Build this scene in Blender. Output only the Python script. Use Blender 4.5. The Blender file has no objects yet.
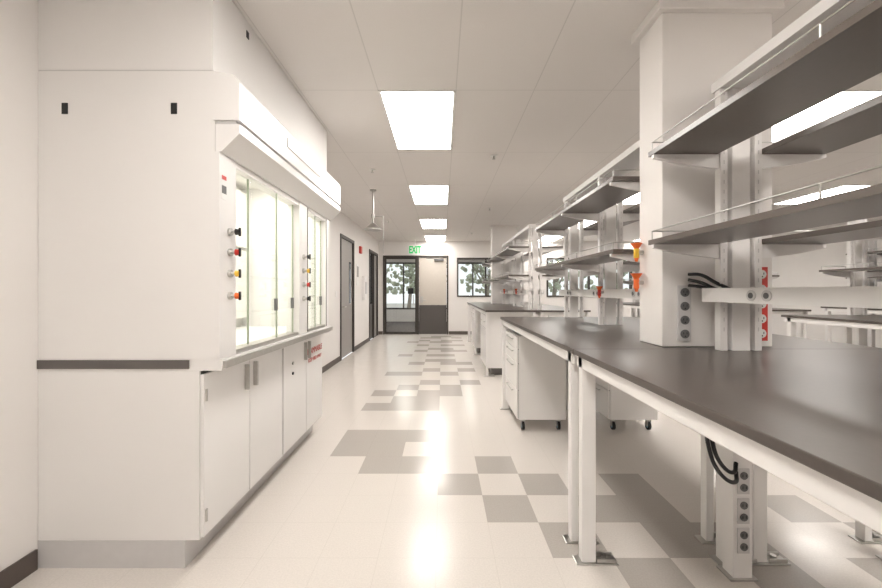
import bpy, bmesh, math, random
from mathutils import Vector
random.seed(4)
S = bpy.context.scene
COL = S.collection
H=1.37; CEIL=2.94

# ---------------------------------------------------------------- materials
def pmat(name, col, rough=0.5, metal=0.0, spec=0.5, noise=0.0, nscale=20, bump=0.0, emis=None, estr=0):
    m=bpy.data.materials.new(name); m.use_nodes=True
    nt=m.node_tree; b=nt.nodes['Principled BSDF']
    b.inputs['Base Color'].default_value=(*col,1)
    b.inputs['Roughness'].default_value=rough
    b.inputs['Metallic'].default_value=metal
    b.inputs['Specular IOR Level'].default_value=spec
    if emis:
        b.inputs['Emission Color'].default_value=(*emis,1); b.inputs['Emission Strength'].default_value=estr
    if noise or bump:
        tc=nt.nodes.new('ShaderNodeTexCoord'); n=nt.nodes.new('ShaderNodeTexNoise')
        n.inputs['Scale'].default_value=nscale; n.inputs['Detail'].default_value=4
        nt.links.new(tc.outputs['Object'],n.inputs['Vector'])
        if noise:
            r=nt.nodes.new('ShaderNodeMapRange'); r.inputs['From Min'].default_value=.3; r.inputs['From Max'].default_value=.7
            r.inputs['To Min'].default_value=1-noise; r.inputs['To Max'].default_value=1+noise
            nt.links.new(n.outputs['Fac'],r.inputs['Value'])
            mx=nt.nodes.new('ShaderNodeVectorMath'); mx.operation='SCALE'; mx.inputs[0].default_value=col
            nt.links.new(r.outputs[0],mx.inputs['Scale']); nt.links.new(mx.outputs[0],b.inputs['Base Color'])
        if bump:
            bp=nt.nodes.new('ShaderNodeBump'); bp.inputs['Strength'].default_value=bump; bp.inputs['Distance'].default_value=.002
            nt.links.new(n.outputs['Fac'],bp.inputs['Height']); nt.links.new(bp.outputs[0],b.inputs['Normal'])
    return m

WALL=pmat('wall_paint',(.79,.762,.738),.6,noise=.01,nscale=3,bump=.05)
WHITE=pmat('white_powder_coat',(.82,.802,.785),.35,noise=.01,nscale=2)
HOODW=pmat('hood_panel_white',(.80,.785,.77),.28,noise=.01,nscale=2)
LINER=pmat('hood_liner',(.80,.785,.75),.4,noise=.01,nscale=4)
STRIPE=pmat('grey_brown_edge',(.12,.108,.10),.4,noise=.03)
BASEB=pmat('rubber_baseboard',(.10,.08,.07),.5,noise=.05)
KICK=pmat('kick_plate',(.60,.585,.58),.35,noise=.02)
DARK=pmat('dark_gap',(.03,.028,.026),.6,noise=.05)
EPOXY=pmat('epoxy_worktop',(.085,.070,.061),.30,spec=.6,noise=.05,nscale=60,bump=.03)
SHELF=pmat('shelf_laminate',(.105,.086,.074),.28,spec=.7,noise=.04,nscale=50)
STEEL=pmat('brushed_steel',(.55,.54,.52),.28,metal=1,noise=.05,nscale=40)
BLACK=pmat('black_plastic',(.012,.012,.013),.4,noise=.05)
OUTL=pmat('outlet_grey',(.12,.12,.12),.4,noise=.05)
RED=pmat('red_plastic',(.55,.03,.02),.4,noise=.03)
ORANGE=pmat('orange_plastic',(.85,.16,.03),.4,noise=.03)
YELLOW=pmat('yellow_plastic',(.8,.5,.05),.4,noise=.03)
BLUE=pmat('caster_rim',(.25,.42,.55),.4,noise=.03)
DOORG=pmat('door_greige',(.33,.31,.29),.45,noise=.02)
DOORL=pmat('door_light',(.58,.53,.47),.45,noise=.02)
DOORD=pmat('door_dark_lower',(.09,.08,.075),.45,noise=.03)
FRAME=pmat('door_frame_dark',(.055,.047,.04),.45,noise=.03)
DGLASS=pmat('dark_room_glass',(.05,.05,.055),.05,noise=.03)  # opaque pane; darkness of the unlit room behind is put into its colour
PAPER=pmat('paper',(.8,.79,.77),.6,noise=.02)
GEDGE=pmat('glass_edge_green',(.36,.41,.31),.2,noise=.02)
CARPET=pmat('carpet',(.12,.105,.10),.95,noise=.5,nscale=14)
BARK=pmat('bark',(.30,.26,.22),.9,noise=.2)
LEAF=pmat('leaf',(.42,.45,.34),.7,noise=.3,nscale=5)
GROUND=pmat('ground_outside',(.5,.48,.43),.9,noise=.15)
EXITG=pmat('exit_green',(.0,.35,.08),.4,noise=.02,emis=(.0,.6,.15),estr=.4)
LAMP=pmat('lamp_diffuser',(.9,.88,.85),.5,noise=.01,emis=(1,.952,.90),estr=17.5)

def glass():
    m=bpy.data.materials.new('clear_glass'); m.use_nodes=True; nt=m.node_tree; nt.nodes.clear()
    o=nt.nodes.new('ShaderNodeOutputMaterial'); mix=nt.nodes.new('ShaderNodeMixShader')
    t=nt.nodes.new('ShaderNodeBsdfTransparent'); t.inputs[0].default_value=(.97,.985,.97,1)
    g=nt.nodes.new('ShaderNodeBsdfGlossy'); g.inputs['Roughness'].default_value=.02
    f=nt.nodes.new('ShaderNodeLayerWeight'); f.inputs[0].default_value=.5
    p=nt.nodes.new('ShaderNodeMath'); p.operation='POWER'; p.inputs[1].default_value=5
    q=nt.nodes.new('ShaderNodeMath'); q.operation='MULTIPLY_ADD'; q.inputs[1].default_value=.7; q.inputs[2].default_value=.03
    nt.links.new(f.outputs['Facing'],p.inputs[0]); nt.links.new(p.outputs[0],q.inputs[0])
    nt.links.new(q.outputs[0],mix.inputs[0]); nt.links.new(t.outputs[0],mix.inputs[1]); nt.links.new(g.outputs[0],mix.inputs[2])
    nt.links.new(mix.outputs[0],o.inputs[0]); return m
GLASS=glass()

def grid_mat(name,col,linecol,rough,px,py,ox,oy,w,speck=.04,nscale=120,spec=.5):
    """tile colour with thin seams on a px x py grid, plus fine speckle"""
    m=pmat(name,col,rough,spec=spec); nt=m.node_tree; b=nt.nodes['Principled BSDF']; L=nt.links.new
    g=nt.nodes.new('ShaderNodeNewGeometry'); sx=nt.nodes.new('ShaderNodeSeparateXYZ'); L(g.outputs['Position'],sx.inputs[0])
    def mth(op,a,bv=None):
        n=nt.nodes.new('ShaderNodeMath'); n.operation=op
        if isinstance(a,(int,float)): n.inputs[0].default_value=a
        else: L(a,n.inputs[0])
        if bv is not None:
            if isinstance(bv,(int,float)): n.inputs[1].default_value=bv
            else: L(bv,n.inputs[1])
        return n.outputs[0]
    def line(o,p,off):
        v=mth('SUBTRACT',o,off); v=mth('PINGPONG',v,p/2)
        return mth('LESS_THAN',v,w)
    ln=mth('MAXIMUM',line(sx.outputs[0],px,ox),line(sx.outputs[1],py,oy))
    n=nt.nodes.new('ShaderNodeTexNoise'); n.inputs['Scale'].default_value=nscale; n.inputs['Detail'].default_value=3
    L(g.outputs['Position'],n.inputs['Vector'])
    n2=nt.nodes.new('ShaderNodeTexNoise'); n2.inputs['Scale'].default_value=6; L(g.outputs['Position'],n2.inputs['Vector'])
    r=nt.nodes.new('ShaderNodeMapRange'); r.inputs['From Min'].default_value=.35; r.inputs['From Max'].default_value=.65
    r.inputs['To Min'].default_value=1-speck; r.inputs['To Max'].default_value=1+speck; L(n.outputs['Fac'],r.inputs['Value'])
    sc=nt.nodes.new('ShaderNodeVectorMath'); sc.operation='SCALE'; sc.inputs[0].default_value=col; L(r.outputs[0],sc.inputs['Scale'])
    mx=nt.nodes.new('ShaderNodeMix'); mx.data_type='RGBA'; L(ln,mx.inputs[0]); L(sc.outputs[0],mx.inputs[6]); mx.inputs[7].default_value=(*linecol,1)
    L(mx.outputs[2],b.inputs['Base Color'])
    r2=nt.nodes.new('ShaderNodeMapRange'); r2.inputs['To Min'].default_value=rough*.7; r2.inputs['To Max'].default_value=rough*1.3; L(n2.outputs['Fac'],r2.inputs['Value'])
    L(r2.outputs[0],b.inputs['Roughness'])
    return m
T=.30; TX=-.63; TY=1.95
FL=grid_mat('floor_tile_cream',(.69,.645,.60),(.60,.56,.515),.20,T,T,TX,TY,.001,spec=.35)
FG=grid_mat('floor_tile_grey',(.45,.415,.38),(.40,.37,.34),.20,T,T,TX,TY,.001,spec=.35)
CE=grid_mat('ceiling_tile',(.78,.75,.725),(.66,.635,.61),.8,.61,1.33,.11,2.97,.004,speck=.02,nscale=200)

# ---------------------------------------------------------------- builder
class B:
    def __init__(s,name): s.n=name; s.v=[]; s.f=[]; s.m=[]; s.sm=[]; s.mats=[]
    def mi(s,m):
        if m not in s.mats: s.mats.append(m)
        return s.mats.index(m)
    def box(s,x0,x1,y0,y1,z0,z1,m):
        i=len(s.v); k=s.mi(m)
        s.v+=[(x0,y0,z0),(x1,y0,z0),(x1,y1,z0),(x0,y1,z0),(x0,y0,z1),(x1,y0,z1),(x1,y1,z1),(x0,y1,z1)]
        for f in ((0,3,2,1),(4,5,6,7),(0,1,5,4),(1,2,6,5),(2,3,7,6),(3,0,4,7)):
            s.f.append([i+a for a in f]); s.m.append(k); s.sm.append(False)
        return s
    def prism(s,prof,y0,y1,m):
        i=len(s.v); n=len(prof); k=s.mi(m)
        s.v+=[(x,y0,z) for x,z in prof]+[(x,y1,z) for x,z in prof]
        s.f.append([i+a for a in range(n)]); s.f.append([i+n+a for a in reversed(range(n))])
        for a in range(n): s.f.append([i+a,i+(a+1)%n,i+n+(a+1)%n,i+n+a])
        s.m+=[k]*(n+2); s.sm+=[False]*(n+2); return s
    def cyl(s,p0,p1,r,m,r1=None,seg=16):
        r1=r if r1 is None else r1; p0=Vector(p0); p1=Vector(p1); d=(p1-p0).normalized()
        u=d.orthogonal().normalized(); w=d.cross(u); k=s.mi(m); i=len(s.v)
        A=[p0+(u*math.cos(t)+w*math.sin(t))*r for t in [2*math.pi*a/seg for a in range(seg)]]
        C=[p1+(u*math.cos(t)+w*math.sin(t))*r1 for t in [2*math.pi*a/seg for a in range(seg)]]
        s.v+=[tuple(p) for p in A+C+A+C]
        for a in range(seg):
            b=(a+1)%seg; s.f.append([i+a,i+b,i+seg+b,i+seg+a]); s.m.append(k); s.sm.append(True)
        s.f.append([i+2*seg+a for a in reversed(range(seg))]); s.f.append([i+3*seg+a for a in range(seg)])
        s.m+=[k,k]; s.sm+=[False,False]; return s
    def tube(s,pts,r,m,seg=8):
        for a,b in zip(pts,pts[1:]): s.cyl(a,b,r,m,seg=seg)
        for p in pts[1:-1]: s.ball(p,r,m,6,4)
        return s
    def ball(s,c,r,m,seg=12,rings=8,jit=0,sz=1):
        i=len(s.v); k=s.mi(m)
        s.v.append((c[0],c[1],c[2]+r*sz))
        for a in range(1,rings):
            ph=math.pi*a/rings
            for b in range(seg):
                t=2*math.pi*b/seg; q=r*(1+random.uniform(-jit,jit))
                s.v.append((c[0]+q*math.sin(ph)*math.cos(t),c[1]+q*math.sin(ph)*math.sin(t),c[2]+q*math.cos(ph)*sz))
        s.v.append((c[0],c[1],c[2]-r*sz)); e=len(s.v)-1
        for b in range(seg):
            b2=(b+1)%seg
            s.f.append([i,i+1+b,i+1+b2])
            for a in range(rings-2):
                o=i+1+a*seg; s.f.append([o+b,o+seg+b,o+seg+b2,o+b2])
            o=i+1+(rings-2)*seg; s.f.append([o+b,e,o+b2])
        n=seg*rings; s.m+=[k]*n; s.sm+=[jit==0]*n; return s
    def done(s,bevel=.003,parent=None):
        me=bpy.data.meshes.new(s.n); me.from_pydata(s.v,[],s.f)
        for m in s.mats: me.materials.append(m)
        for p,k,q in zip(me.polygons,s.m,s.sm): p.material_index=k; p.use_smooth=q
        bm=bmesh.new(); bm.from_mesh(me); bmesh.ops.recalc_face_normals(bm,faces=bm.faces); bm.to_mesh(me); bm.free()
        o=bpy.data.objects.new(s.n,me); COL.objects.link(o)
        if bevel:
            b=o.modifiers.new('bevel','BEVEL'); b.width=bevel; b.segments=2; b.limit_method='ANGLE'; b.angle_limit=math.radians(50)
        if parent: o.parent=parent
        return o
def text(name,s,size,loc,rot,mat,parent,ext=.001,align='CENTER',off=0):
    c=bpy.data.curves.new(name,'FONT'); c.body=s; c.size=size; c.align_x=align; c.align_y='CENTER'; c.extrude=ext; c.offset=off
    c.materials.append(mat); o=bpy.data.objects.new(name,c); COL.objects.link(o); o.location=loc; o.rotation_euler=rot
    o.parent=parent; return o

# ---------------------------------------------------------------- room shell
XR=9.5; YB=-3.0; YE=12.0; XL=-2.0
nx0=-5; nx1=34; ny0=-17; ny1=34
grey=set()
hand={5:[-1,0,1],4:[-1,0],3:[0,1,3],2:[2,4,6],1:[3,5,6],0:[4,6,7],-1:[5,7],-2:[4,6,7]}
for r,cs in hand.items():
    for c in cs: grey.add((c,r))
far={8:[-1,0,1],9:[0,1],10:[-1,1,2],11:[0,2],12:[1,3],14:[-1,0,2],15:[1,3],17:[0,2,3],18:[1,2],20:[-1,1,2],22:[0,2,3],23:[1,2],25:[0,2,3],27:[-1,1,2],28:[0,2,3],30:[0,1,3],31:[1,2]}
for r,cs in far.items():
    for c in cs: grey.add((c,r))
for r in range(-4,33):
    for c in range(9,28):
        if (r+c)%2==0 and math.sin(c*.9+r*.35)>.35: grey.add((c,r))
fb=B('floor'); k0=fb.mi(FL); k1=fb.mi(FG)
for c in range(nx0,nx1+1):
    for r in range(ny0,ny1):
        x0=max(TX+c*T,XL); x1=min(TX+(c+1)*T,XR); y0=max(TY+r*T,YB); y1=min(TY+(r+1)*T,YE+.15)
        if x1<=x0 or y1<=y0: continue
        i=len(fb.v); fb.v+=[(x0,y0,0),(x1,y0,0),(x1,y1,0),(x0,y1,0)]; fb.f.append([i,i+1,i+2,i+3]); fb.m.append(k1 if (c,r) in grey else k0); fb.sm.append(False)
fb.done(0)
B('ceiling').box(XL-.15,XR+.15,YB-.15,YE+.15,CEIL,CEIL+.1,CE).done(0)
wl=B('wall_left')
D1=(7.45,8.6,2.5); D2=(10.4,11.8,2.52)
for y0,y1,z0 in ((YB,D1[0],0),(D1[0],D1[1],D1[2]),(D1[1],D2[0],0),(D2[0],D2[1],D2[2]),(D2[1],YE,0)):
    wl.box(XL-.15,XL,y0,y1,z0,CEIL,WALL)
wl.done(0)
bl=B('baseboard_left')
for y0,y1 in ((YB,1.87),(3.78,D1[0]),(D1[1],D2[0]),(D2[1],YE)): bl.box(XL,XL+.012,y0,y1,0,.10,BASEB)
bl.done(.002)
B('wall_right').box(XR,XR+.15,YB,YE,0,CEIL,WALL).done(0)
B('baseboard_right').box(XR-.012,XR,YB,YE,0,.1,BASEB).done(.002)
B('wall_back').box(XL-.15,XR+.15,YB-.15,YB,0,CEIL,WALL).done(0)
DX0,DX1,DZ=-1.86,.20,2.49
W1=(.47,2.3,1.18,2.42); W2=(3.3,6.0,1.18,2.42); W3=(6.6,9.0,1.18,2.42)  # W2 is an added window, put in for brightness
we=B('wall_far')
we.box(XL-.15,DX0,YE,YE+.15,0,CEIL,WALL).box(DX0,DX1,YE,YE+.15,DZ,CEIL,WALL).box(DX1,W1[0],YE,YE+.15,0,CEIL,WALL)
px=W1[0]
for i,(a,b,z0,z1) in enumerate((W1,W2,W3)):
    if a>px: we.box(px,a,YE,YE+.15,0,CEIL,WALL)
    we.box(a,b,YE,YE+.15,0,z0,WALL).box(a,b,YE,YE+.15,z1,CEIL,WALL); px=b
    w=B('window_%d'%(i+1)); t=.05
    w.box(a,b,YE-.02,YE+.1,z0,z0+t,FRAME).box(a,b,YE-.02,YE+.1,z1-t,z1,FRAME).box(a,a+t,YE-.02,YE+.1,z0+t,z1-t,FRAME).box(b-t,b,YE-.02,YE+.1,z0+t,z1-t,FRAME)
    w.box((a+b)/2-.025,(a+b)/2+.025,YE,YE+.09,z0+t,z1-t,FRAME).box(a+t,b-t,YE+.04,YE+.046,z0+t,z1-t,GLASS); w.done(.002)
we.box(px,XR+.15,YE,YE+.15,0,CEIL,WALL); we.done(0)
B('baseboard_far').box(DX1+.01,XR,YE-.012,YE,0,.10,BASEB).box(XL,DX0-.01,YE-.012,YE,0,.1,BASEB).done(.002)

# end doors
d=B('door_1')   # glazed leaf + frame
t=.05
d.box(DX0,DX0+t,YE-.02,YE+.12,0,DZ,FRAME).box(DX1-t,DX1,YE-.02,YE+.12,0,DZ,FRAME).box(DX0+t,DX1-t,YE-.02,YE+.12,DZ-t,DZ,FRAME)
d.box(-.80,-.73,YE-.02,YE+.12,0,DZ-t,FRAME)
d.box(DX0+t,-1.76,YE+.02,YE+.07,0,DZ-t,FRAME).box(-.85,-.80,YE+.02,YE+.07,0,DZ-t,FRAME).box(-1.76,-.85,YE+.02,YE+.07,0,.08,FRAME).box(-1.76,-.85,YE+.02,YE+.07,DZ-t-.06,DZ-t,FRAME)
d.box(-1.76,-.85,YE+.04,YE+.046,.08,DZ-t-.06,GLASS)
d.box(-1.08,-.90,YE+.0,YE+.035,1.28,1.46,BLACK)
d.cyl((-.90,YE-.03,.95),(-.90,YE-.03,1.25),.012,STEEL).cyl((-.9,YE+.02,.98),(-.9,YE-.03,.98),.008,STEEL).cyl((-.9,YE+.02,1.22),(-.9,YE-.03,1.22),.008,STEEL)
d.done(.002)
d=B('door_2')
d.box(-.72,DX1-t-.01,YE+.02,YE+.065,.93,DZ-t-.01,DOORL).box(-.72,DX1-t-.01,YE+.015,YE+.065,.01,.925,DOORD)
d.box(-.69,-.60,YE-.01,YE+.015,1.0,1.2,STEEL).cyl((-.64,YE-.05,1.08),(-.5,YE-.05,1.08),.012,STEEL).cyl((-.64,YE,1.08),(-.64,YE-.05,1.08),.012,STEEL)
d.box(-.25,.05,YE-.05,YE+.02,DZ-.17,DZ-.10,OUTL).cyl((-.1,YE-.05,DZ-.12),(-.5,YE-.12,DZ-.09),.01,OUTL)
d.done(.002)
d=B('door_3')
y0,y1,zt=D1
d.box(XL-.13,XL+.02,y0,y0+.06,0,zt,FRAME).box(XL-.13,XL+.02,y1-.06,y1,0,zt,FRAME).box(XL-.13,XL+.02,y0+.06,y1-.06,zt-.06,zt,FRAME)
d.box(XL-.07,XL-.02,y0+.065,y1-.065,.01,zt-.065,DOORG).box(XL-.02,XL-.012,y0+.8,y0+.95,1.1,2.0,DGLASS)
d.cyl((XL-.02,y0+.18,1.05),(XL+.04,y0+.18,1.05),.012,STEEL).cyl((XL+.04,y0+.18,1.05),(XL+.04,y0+.32,1.05),.012,STEEL)
d.done(.002)
d=B('door_4')
y0,y1,zt=D2
d.box(XL-.13,XL+.02,y0,y0+.07,0,zt,FRAME).box(XL-.13,XL+.02,y1-.07,y1,0,zt,FRAME).box(XL-.13,XL+.02,y0+.07,y1-.07,zt-.07,zt,FRAME)
d.box(XL-.13,XL+.02,y0+.66,y0+.74,0,zt-.07,FRAME).box(XL-.08,XL-.03,y0+.07,y0+.66,0,1.0,DOORD).box(XL-.08,XL-.03,y0+.07,y0+.66,1.0,zt-.07,DGLASS)
d.box(XL-.08,XL-.03,y0+.74,y1-.07,.01,zt-.08,DOORG)
d.done(.002)
# exit sign
e=B('exit_sign').box(-1.03,-.62,11.60,11.63,2.48,2.76,WHITE).box(-.84,-.81,11.60,11.63,2.76,CEIL,WHITE).done(.004)
tx=text('lettering','EXIT',.30,(-.825,11.597,2.62),(math.pi/2,0,0),EXITG,e,.002,off=.010)
tx.scale=(.60,1,1)

# adjoining lobby and outdoors
B('wall_lobby').box(-3.4,-3.3,12.15,17,0,CEIL,WALL).box(3.0,3.1,12.15,17,0,CEIL,WALL).box(-3.3,3.0,17,17.1,0,.55,WALL).box(-3.3,3.0,17,17.1,2.65,CEIL,WALL).done(0)
B('floor_lobby').box(-3.4,3.1,12.15,17.1,-.1,0,CARPET).done(0)
B('ceiling_lobby').box(-3.4,3.1,12.15,17.1,CEIL,CEIL+.1,WALL).done(0)
w=B('window_4')
w.box(-3.3,3.0,16.98,17.08,.55,.62,FRAME).box(-3.3,3,16.98,17.08,2.58,2.65,FRAME)
for x in (-3.3,-1.75,-.2,1.35,2.93): w.box(x,x+.06,16.98,17.08,.62,2.58,FRAME)
w.done(.002)
B('ground_outside').box(-25,30,17.1,45,-.3,-.1,GROUND).done(0)
def tree(x,y,h,sp):
    t=B('tree'); t.cyl((x,y,-.1),(x+.2,y,h*.5),.13,BARK,.08)
    for a in range(6): t.cyl((x+.15,y,h*.2+.2*a),(x+random.uniform(-1,1)*sp,y+random.uniform(-.6,.6),h*.75),.045,BARK,.015,seg=8)
    for a in range(170):
        an=random.uniform(0,6.28); rr=sp*random.uniform(.15,1.1)
        t.ball((x+math.cos(an)*rr,y+math.sin(an)*rr*.7,h*random.uniform(.3,1)),random.uniform(.05,.15),LEAF,6,4,.4)
    t.done(0)
for x,y,h,sp in ((-3.6,21,4.2,1.0),(-2.0,22.5,4.0,.9),(-.6,23,4.6,1.3),(2.4,21,4.3,1.2),(5.5,19,4.5,1.4),(8.8,19.5,4.6,1.5),(12,20,4.6,1.8)): tree(x,y,h,sp)

# ---------------------------------------------------------------- ceiling lights
def troffer(xc,y0,y1):
    c=B('ceiling_light')
    c.box(xc-.285,xc+.285,y0+.01,y1-.01,CEIL-.008,CEIL-.004,LAMP)
    for a in ((xc-.305,xc-.285,y0,y1),(xc+.285,xc+.305,y0,y1),(xc-.285,xc+.285,y0,y0+.012),(xc-.285,xc+.285,y1-.012,y1)):
        c.box(*a,CEIL-.01,CEIL,WHITE)
    c.done(0)
for xc in (-.195,3.2,6.25):
    for y0 in (-2.35,.31,2.97,5.63,8.29,10.75):
        troffer(xc,y0,y0+1.22 if y0<10 else y0+1.15)
troffer(-1.4,13.6,14.8); troffer(1.2,13.6,14.8)  # lobby panels added to brighten the room beyond the glazed door
# emergency shower
sx,sy=-1.07,5.9
s=B('emergency_shower')
s.cyl((sx,sy,CEIL),(sx,sy,2.42),.014,STEEL).cyl((sx,sy,CEIL-.02),(sx,sy,CEIL),.05,STEEL).cyl((sx,sy,2.50),(sx,sy,2.56),.028,STEEL)
s.cyl((sx,sy,2.42),(sx,sy,2.33),.03,STEEL,.13,24).cyl((sx,sy,2.33),(sx,sy,2.315),.135,STEEL,.135,24)
s.cyl((sx,sy,2.53),(sx+.16,sy,2.53),.008,STEEL).cyl((sx+.16,sy,2.53),(sx+.16,sy,1.95),.005,STEEL)
s.done(0)
for x,y in ((-.9,4.9),(.9,7.2),(.6,4.4),(-1.2,8.5),(.8,10.2)):
    B('sprinkler_head').cyl((x,y,CEIL),(x,y,CEIL-.008),.04,WHITE).cyl((x,y,CEIL-.008),(x,y,CEIL-.04),.008,STEEL).cyl((x,y,CEIL-.04),(x,y,CEIL-.044),.02,STEEL).done(0)

# ---------------------------------------------------------------- fume hood
Y0,Y1=1.88,3.74
h=B('fume_hood')
h.box(XL+.002,-1.133,Y0,Y1,2.465,CEIL-.002,HOODW)                 # upper enclosure
h.box(-1.133,-1.129,2.20,2.225,2.84,2.88,BLACK)
h.box(XL+.002,-1.135,Y0+.001,Y1,2.458,2.465,KICK)
h.box(XL+.002,-1.123,Y0,Y0+.04,1.03,2.458,HOODW)                  # side panel near
h.box(XL+.002,-1.123,Y1-.04,Y1,1.03,2.458,HOODW)
h.box(XL+.002,XL+.05,Y0+.04,Y1-.04,1.03,2.458,LINER)
h.box(XL+.05,-1.133,Y0+.04,Y1-.04,2.36,2.458,LINER)
h.box(-1.88,-1.87,Y0+.1,Y1-.1,1.12,1.75,LINER).box(-1.88,-1.87,Y0+.1,Y1-.1,1.78,2.30,LINER) # baffles
h.box(XL+.002,-1.09,Y0+.002,Y1,.975,1.03,HOODW)                   # sill / work top
h.box(XL+.001,-1.25,Y0-.006,Y0+.0015,.985,1.028,STRIPE)
h.box(-1.09,-1.075,Y0+.01,Y1,.985,1.02,STEEL)
h.prism([(-1.132,2.457),(-1.03,2.44),(-1.0,2.405),(-1.0,2.215),(-1.132,2.215)],Y0-.004,Y1,HOODW)
h.box(-1.12,-1.02,Y0+.005,Y1-.005,2.195,2.215,KICK)
h.prism([(-1.12,2.195),(-1.0,2.195),(-1.0,2.15),(-1.09,2.06),(-1.12,2.06)],Y0-.002,Y1,HOODW)
h.box(-1.0,-.994,2.45,3.1,2.30,2.36,WHITE)
# posts
h.box(-1.122,-1.10,Y0-.002,2.03,1.031,2.06,HOODW).box(-1.20,-1.122,Y0+.04,2.03,1.031,2.06,LINER)
h.box(-1.20,-1.10,2.93,3.10,1.031,2.06,HOODW)
h.box(-1.20,-1.10,3.60,Y1-.041,1.031,2.06,HOODW)
h.box(-1.101,-1.097,3.60,3.615,1.04,2.05,STRIPE).box(-1.101,-1.097,3.10,3.115,1.04,2.05,STRIPE)
h.box(-1.19,-1.105,2.03,3.60,2.03,2.06,HOODW).box(-1.19,-1.105,2.03,3.60,1.031,1.055,STEEL)
# sliding glass panes
for i,(a,b) in enumerate(((2.04,2.25),(2.23,2.58),(2.56,2.92),(3.11,3.36),(3.34,3.59))):
    xx=-1.125 if i%2 else -1.15
    h.box(xx,xx+.006,a,b,1.056,2.03,GLASS)
    h.box(xx-.001,xx+.008,b-.010,b,1.056,2.03,GEDGE)
    if i in (1,2,4): h.box(xx+.006,xx+.024,b-.05,b-.03,1.24,1.32,OUTL)
# valves
def valve(bd,y,z,m,X=-1.10):
    bd.cyl((X,y,z),(X+.012,y,z),.02,STEEL).cyl((X+.012,y,z),(X+.04,y,z),.009,STEEL)
    bd.cyl((X+.035,y,z),(X+.052,y,z),.017,m,.014); bd.box(X+.05,X+.060,y-.005,y+.005,z-.022,z+.022,BLACK)
for z,m in ((1.675,BLACK),(1.57,RED),(1.46,YELLOW),(1.345,ORANGE)): valve(h,1.965,z,m)
for z,m in ((1.64,BLACK),(1.53,YELLOW),(1.42,RED),(1.31,BLACK)): valve(h,3.01,z,m)
h.box(-1.10,-1.098,1.89,1.94,1.83,1.96,PAPER).box(-1.098,-1.097,1.895,1.935,1.93,1.95,RED).box(-1.098,-1.097,1.895,1.935,1.86,1.90,OUTL)
h.box(-1.10,-1.097,2.96,3.06,1.75,1.95,PAPER)
# base cabinet
h.box(XL+.002,-1.20,Y0,Y1,.137,.975,HOODW)
h.box(XL+.002,-1.27,Y0-.002,Y1-.02,0,.137,KICK)
h.box(-1.20,-1.197,Y0+.01,Y1-.01,.15,.97,DARK)
for a,b in ((Y0,2.33),(2.336,2.81),(2.83,3.30),(3.306,Y1)): h.box(-1.197,-1.18,a+.002,b-.002,.15,.955,HOODW)
for y in (2.28,2.385,3.26,3.35): h.box(-1.18,-1.155,y-.007,y+.007,.78,.93,STEEL)
for z in (.25,.85): h.cyl((-1.178,1.90,z-.03),(-1.178,1.90,z+.03),.007,STEEL)
h.cyl((-1.18,3.0,.72),(-1.172,3.0,.72),.012,BLACK).cyl((-1.18,3.0,.80),(-1.172,3.0,.80),.012,STEEL)
for x in (-1.88,-1.34):  # side knock-out slots
    h.box(x,x+.03,Y0-.003,Y0,2.245,2.30,BLACK)
h=h.done(.003)
for i,(tt,sz) in enumerate((('FLAMMABLE',.075),('KEEP FIRE AWAY',.048))):
    text('label_%d'%i,tt,sz,(-1.178,3.53,.83-.08*i),(math.pi/2,0,math.pi/2),RED,h,.0006)
l=bpy.data.lights.new('hood_lamp','AREA'); l.shape='RECTANGLE'; l.size=.5; l.size_y=1.4; l.energy=21; l.color=(1,.95,.87)
lo=bpy.data.objects.new('hood_lamp',l); COL.objects.link(lo); lo.location=(-1.5,2.8,2.345); lo.parent=h

# wall fixtures on the left
B('fire_alarm').box(XL,XL+.05,9.15,9.30,2.28,2.45,RED).done(.004)
B('wall_notice').box(XL,XL+.01,8.85,9.1,1.5,2.0,PAPER).box(XL+.01,XL+.012,8.88,9.07,1.7,1.95,DOORG).done(.001)
B('wall_phone').box(XL,XL+.07,9.5,9.75,1.15,1.75,WHITE).box(XL+.07,XL+.09,9.55,9.7,1.3,1.6,KICK).done(.006)
B('light_switch').box(XL,XL+.01,7.1,7.2,1.25,1.37,PAPER).box(XL+.01,XL+.016,7.13,7.17,1.28,1.34,WHITE).done(.001)

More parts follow.
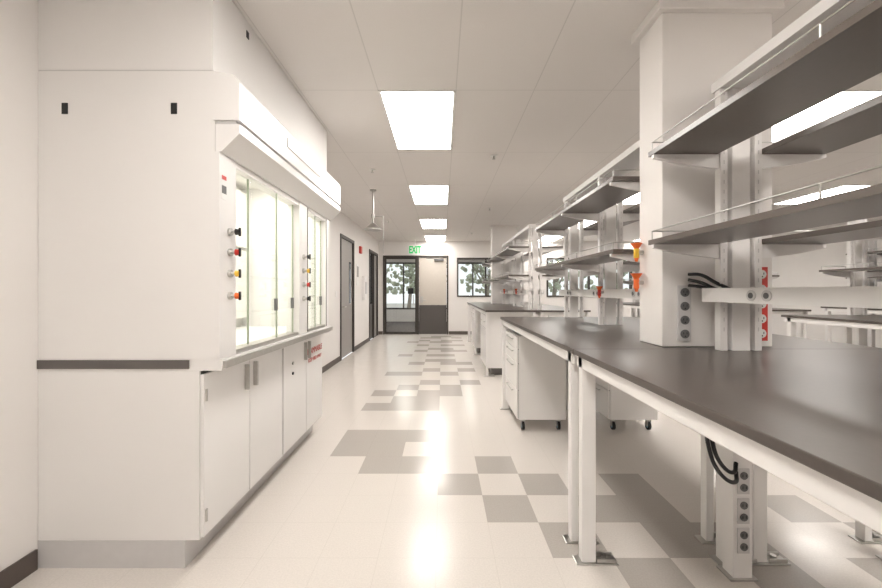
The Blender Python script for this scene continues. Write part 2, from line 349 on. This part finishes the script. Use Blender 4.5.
# ---------------------------------------------------------------- benches
BT=1.065
def foot(bd,x0,x1,y):
    bd.box(x0-.03,x1+.11,y-.035,y+.035,0,.008,STEEL)
    bd.box(x1+.005,x1+.10,y-.03,y-.022,.008,.028,STEEL).box(x1+.005,x1+.10,y+.022,y+.03,.008,.028,STEEL)
    bd.cyl((x1+.05,y,.008),(x1+.05,y,.03),.014,STEEL,seg=8)
def bench(cx,y0,y1,legs,cab=None):
    b=B('lab_bench')
    b.box(cx-.83,cx+.83,y0,y1,BT-.028,BT,EPOXY)
    for sgn in (-1,1):
        xa=cx+sgn*.83; xb=cx+sgn*.03; a,c=min(xa,xb),max(xa,xb)
        b.box(a+.012,a+.052,y0+.02,y1-.02,BT-.085,BT-.028,WHITE).box(c-.052,c-.012,y0+.02,y1-.02,BT-.085,BT-.028,WHITE)
        for i,ly in enumerate(legs):
            b.box(a+.052,c-.052,ly-.02,ly+.02,BT-.085,BT-.028,WHITE)
            w=.07 if i==len(legs)-1 else .04
            b.box(a+.012,a+.012+w,ly-.025,ly+.025,.008,BT-.028,WHITE)
            b.box(c-.012-w,c-.012,ly-.025,ly+.025,.008,BT-.028,WHITE)
            foot(b,a+.012,a+.012+w,ly); foot(b,c-.012-w,c-.012,ly)
    if cab:
        for (ya,yb) in cab:
            xa=cx-.80; b.box(xa+.02,cx-.1,ya,yb,.11,BT-.03,WHITE).box(xa+.08,cx-.1,ya+.01,yb-.01,0,.11,STRIPE)
            b.box(xa+.012,xa+.02,ya,yb,.12,BT-.09,DARK)
            n=2
            for k in range(n):
                u=ya+(yb-ya)*k/n; v=ya+(yb-ya)*(k+1)/n
                b.box(xa,xa+.012,u+.004,v-.004,.12,.74,WHITE).box(xa,xa+.012,u+.004,v-.004,.75,.96,WHITE)
                b.box(xa-.02,xa,(u+v)/2-.06,(u+v)/2+.06,.85,.86,STEEL)
    return b.done(.003)

def rail(b,x0,x1,y0,y1,z):
    r=.0035; zz=z+.045
    b.tube([(x1,y0,z+.005),(x1,y0,zz),(x0,y0,zz),(x0,y1,zz),(x1,y1,zz),(x1,y1,z+.005)],r,STEEL)
    n=max(2,int((y1-y0)/.6))
    for i in range(n+1): b.cyl((x0,y0+(y1-y0)*i/n,z),(x0,y0+(y1-y0)*i/n,zz),r,STEEL,seg=6)
def shelving(cx,y0,y1,extra=False):
    b=B('bench_shelving')
    ys=[y0+.02]+[y0+(y1-y0)*i/max(1,round((y1-y0)/1.2)) for i in range(1,max(1,round((y1-y0)/1.2)))]+[y1-.06]
    for y in ys:
        for sgn in (-1,1):
            a,c=sorted((cx+sgn*.105,cx+sgn*.07))
            b.box(a,c,y,y+.04,BT+.002,2.40,WHITE)
            for z in [BT+.1+.05*k for k in range(26)]: b.box(a+.015,a+.020,y-.001,y,z,z+.02,KICK)
            f=cx+sgn*.105
            for sz in (1.61,2.07): # shelf brackets
                pr=[(f,sz-.075),(f,sz-.002),(cx+sgn*.44,sz-.002),(cx+sgn*.44,sz-.02),(cx+sgn*.30,sz-.05)]
                b.prism(pr,y+.008,y+.03,WHITE)
        b.box(cx-.045,cx+.045,y-.0,y+.045,BT+.002,2.40,WHITE)
        b.box(cx-.07,cx-.045,y+.005,y+.035,2.2,2.26,WHITE).box(cx+.045,cx+.07,y+.005,y+.035,2.2,2.26,WHITE)
    b.box(cx-.11,cx+.11,y0,y1,2.40,2.45,WHITE)
    for sgn in (-1,1):
        a,c=sorted((cx+sgn*.112,cx+sgn*.44))
        for sz in (1.61,2.07):
            b.box(a,c,y0,y1,sz,sz+.025,SHELF)
            if sgn<0: rail(b,a+.01,c-.01,y0+.02,y1-.02,sz+.025)
            else: rail(b,c-.01,a+.01,y0+.02,y1-.02,sz+.025)
        a,c=sorted((cx+sgn*.107,cx+sgn*.16))
        b.box(a,c,y0-.01,y1,1.315,1.385,WHITE)
        k=y1-.32
        while k>y0+.1:
            for dy in (0,-.08):
                p=cx+sgn*.16; b.cyl((p,k+dy,1.35),(p+sgn*.004,k+dy,1.35),.024,KICK,seg=20).cyl((p+sgn*.004,k+dy,1.35),(p+sgn*.006,k+dy,1.35),.013,OUTL)
            k-=.7
    return b.done(.002)

CX=1.52
bench(CX,.15,1.999,[.25,1.93])
bench(CX,2.0,4.5,[2.09,4.42])
bench(CX,6.0,10.4,[6.1,8.2,10.3],cab=[(6.2,7.1),(8.4,9.3)])
shelving(CX,.2,1.99)
shelving(CX,2.40,4.42)
shelving(CX,6.15,8.95)
shelving(CX,9.45,10.35)
for cx,mods in ((5.2,((2.3,4.9),(6.2,10.3))),(8.3,((5.0,7.5),))):
    for a,c in mods:
        bench(cx,a,c,[a+.1,(a+c)/2,c-.1]); shelving(cx,a+.15,c-.1)

# columns
def column(y):
    b=B('structural_column'); b.box(1.20,1.80,y,y+.24,BT+.002,CEIL-.001,WALL).box(1.165,1.835,y-.035,y+.275,2.885,CEIL-.001,WALL)
    return b.done(.004)
column(2.07); column(9.12)

# outlets on the column and spine
def plate(x,y,z,hh,m,mo,n):
    b=B('electrical_outlet'); b.box(x-.035,x+.035,y-.012,y-.001,z,z+hh,m)
    for i in range(n):
        zz=z+hh*(i+.5)/n
        b.cyl((x,y-.012,zz),(x,y-.016,zz),.024,mo,seg=16)
        for dx in (-.009,.009): b.box(x+dx-.002,x+dx+.002,y-.018,y-.016,zz-.002,zz+.010,BLACK)
        b.cyl((x,y-.016,zz-.012),(x,y-.018,zz-.012),.004,BLACK,seg=8)
    return b.done(.001)
plate(1.315,2.07,1.10,.30,KICK,OUTL,4)
plate(1.73,2.07,1.10,.40,RED,PAPER,5)
# cables
def cable(pts,r=.009,name='power_cable'):
    c=bpy.data.curves.new(name,'CURVE'); c.dimensions='3D'; c.bevel_depth=r; c.bevel_resolution=3
    s=c.splines.new('BEZIER'); s.bezier_points.add(len(pts)-1)
    for p,q in zip(s.bezier_points,pts): p.co=q; p.handle_left_type=p.handle_right_type='AUTO'
    c.materials.append(BLACK); o=bpy.data.objects.new(name,c); COL.objects.link(o); return o
cable([(1.33,2.05,1.46),(1.36,2.0,1.455),(1.41,1.95,1.41),(1.44,1.9,1.38)])
cable([(1.33,2.05,1.43),(1.36,2.0,1.415),(1.40,1.94,1.38),(1.43,1.88,1.37)])
cable([(1.33,2.05,1.40),(1.37,2.0,1.39),(1.41,1.93,1.36),(1.44,1.86,1.36)])
# under-bench power pedestal
b=B('power_pedestal'); b.box(1.38,1.47,1.80,1.87,.01,.978,WHITE)
for z in (.47,.33,.19):
    b.box(1.397,1.453,1.794,1.80,z-.06,z+.06,KICK)
    for dz in (-.028,.028): b.cyl((1.425,1.794,z+dz),(1.425,1.79,z+dz),.018,OUTL).box(1.415,1.419,1.788,1.79,z+dz-.005,z+dz+.008,BLACK).box(1.431,1.435,1.788,1.79,z+dz-.005,z+dz+.008,BLACK)
b.box(1.36,1.49,1.79,1.885,0,.01,STEEL)
b.done(.002)
cable([(1.385,1.79,.56),(1.35,1.76,.53),(1.30,1.76,.56),(1.28,1.80,.66),(1.33,1.86,.96)],.009)
cable([(1.385,1.79,.52),(1.35,1.75,.49),(1.29,1.75,.52),(1.26,1.79,.62),(1.30,1.86,.96)],.009)

# gas turrets on column flank / spine
def turret(x,y,z,m1,m2,k=1):
    b=B('gas_valve'); b.cyl((x-.001,y,z),(x-.035*k,y,z),.012*k,STEEL).cyl((x-.035*k,y,z-.03*k),(x-.035*k,y,z+.02*k),.014*k,m2)
    b.cyl((x-.035*k,y,z+.02*k),(x-.035*k,y,z+.05*k),.012*k,m1,.03*k).cyl((x-.035*k,y,z-.03*k),(x-.035*k,y,z-.05*k),.012*k,m1,.006*k); b.done(0)
turret(1.20,2.27,1.60,ORANGE,YELLOW,1.1); turret(1.20,2.27,1.42,ORANGE,ORANGE,1.1)
for y in (3.2,6.8,8.1): turret(1.36,y,1.36,ORANGE,RED)

# mobile pedestals
def pedestal(x0,x1,y0,y1):
    b=B('mobile_drawer_cabinet'); z0,z1=.115,.93
    b.box(x0+.02,x1,y0,y1,z0,z1,WHITE).box(x0+.016,x0+.02,y0+.01,y1-.01,z0+.01,z1-.01,DARK)
    zs=[z0+.005,.40,.66,.80,z1-.004]
    for a,c in zip(zs,zs[1:]):
        b.box(x0,x0+.016,y0+.003,y1-.003,a+.003,c-.004,WHITE)
        b.box(x0-.022,x0-.014,y0+.18,y1-.18,c-.045,c-.035,STEEL)
        for yy in (y0+.19,y1-.19): b.box(x0-.014,x0,yy-.005,yy+.005,c-.045,c-.035,STEEL)
    for x in (x0+.07,x1-.06):
        for y in (y0+.06,y1-.06):
            b.cyl((x-.012,y,.04),(x+.012,y,.04),.04,BLACK,seg=20).box(x-.02,x-.014,y-.02,y+.02,.035,z0,STEEL).box(x+.014,x+.02,y-.02,y+.02,.035,z0,STEEL)
            b.cyl((x-.014,y,.04),(x+.014,y,.04),.022,BLUE,seg=16).cyl((x,y,.085),(x,y,z0),.015,STEEL)
    b.done(.003)
pedestal(.73,1.21,3.70,4.38)
pedestal(1.62,2.10,3.70,4.38)
pedestal(4.5,5.0,3.3,3.9); pedestal(5.4,5.9,3.3,3.9); pedestal(4.5,5.0,6.6,7.2)

# ---------------------------------------------------------------- world, camera
w=bpy.data.worlds.new('world'); S.world=w; w.use_nodes=True
nt=w.node_tree; bg=nt.nodes['Background']; sk=nt.nodes.new('ShaderNodeTexSky')
sk.sky_type='HOSEK_WILKIE'; sk.sun_direction=(.3,-.5,.8); sk.turbidity=6
mx=nt.nodes.new('ShaderNodeMix'); mx.data_type='RGBA'; mx.inputs[0].default_value=.75; mx.inputs[7].default_value=(.95,.97,1,1)
nt.links.new(sk.outputs[0],mx.inputs[6]); nt.links.new(mx.outputs[2],bg.inputs[0]); bg.inputs[1].default_value=1.5
S.view_settings.view_transform='Standard'
cam=bpy.data.cameras.new('camera'); cam.sensor_width=36; cam.lens=36*380/882; cam.shift_x=-1/882; cam.shift_y=-3/882; cam.clip_start=.02
co=bpy.data.objects.new('camera',cam); COL.objects.link(co); co.location=(0,0,H); co.rotation_euler=(math.pi/2,0,0); S.camera=co
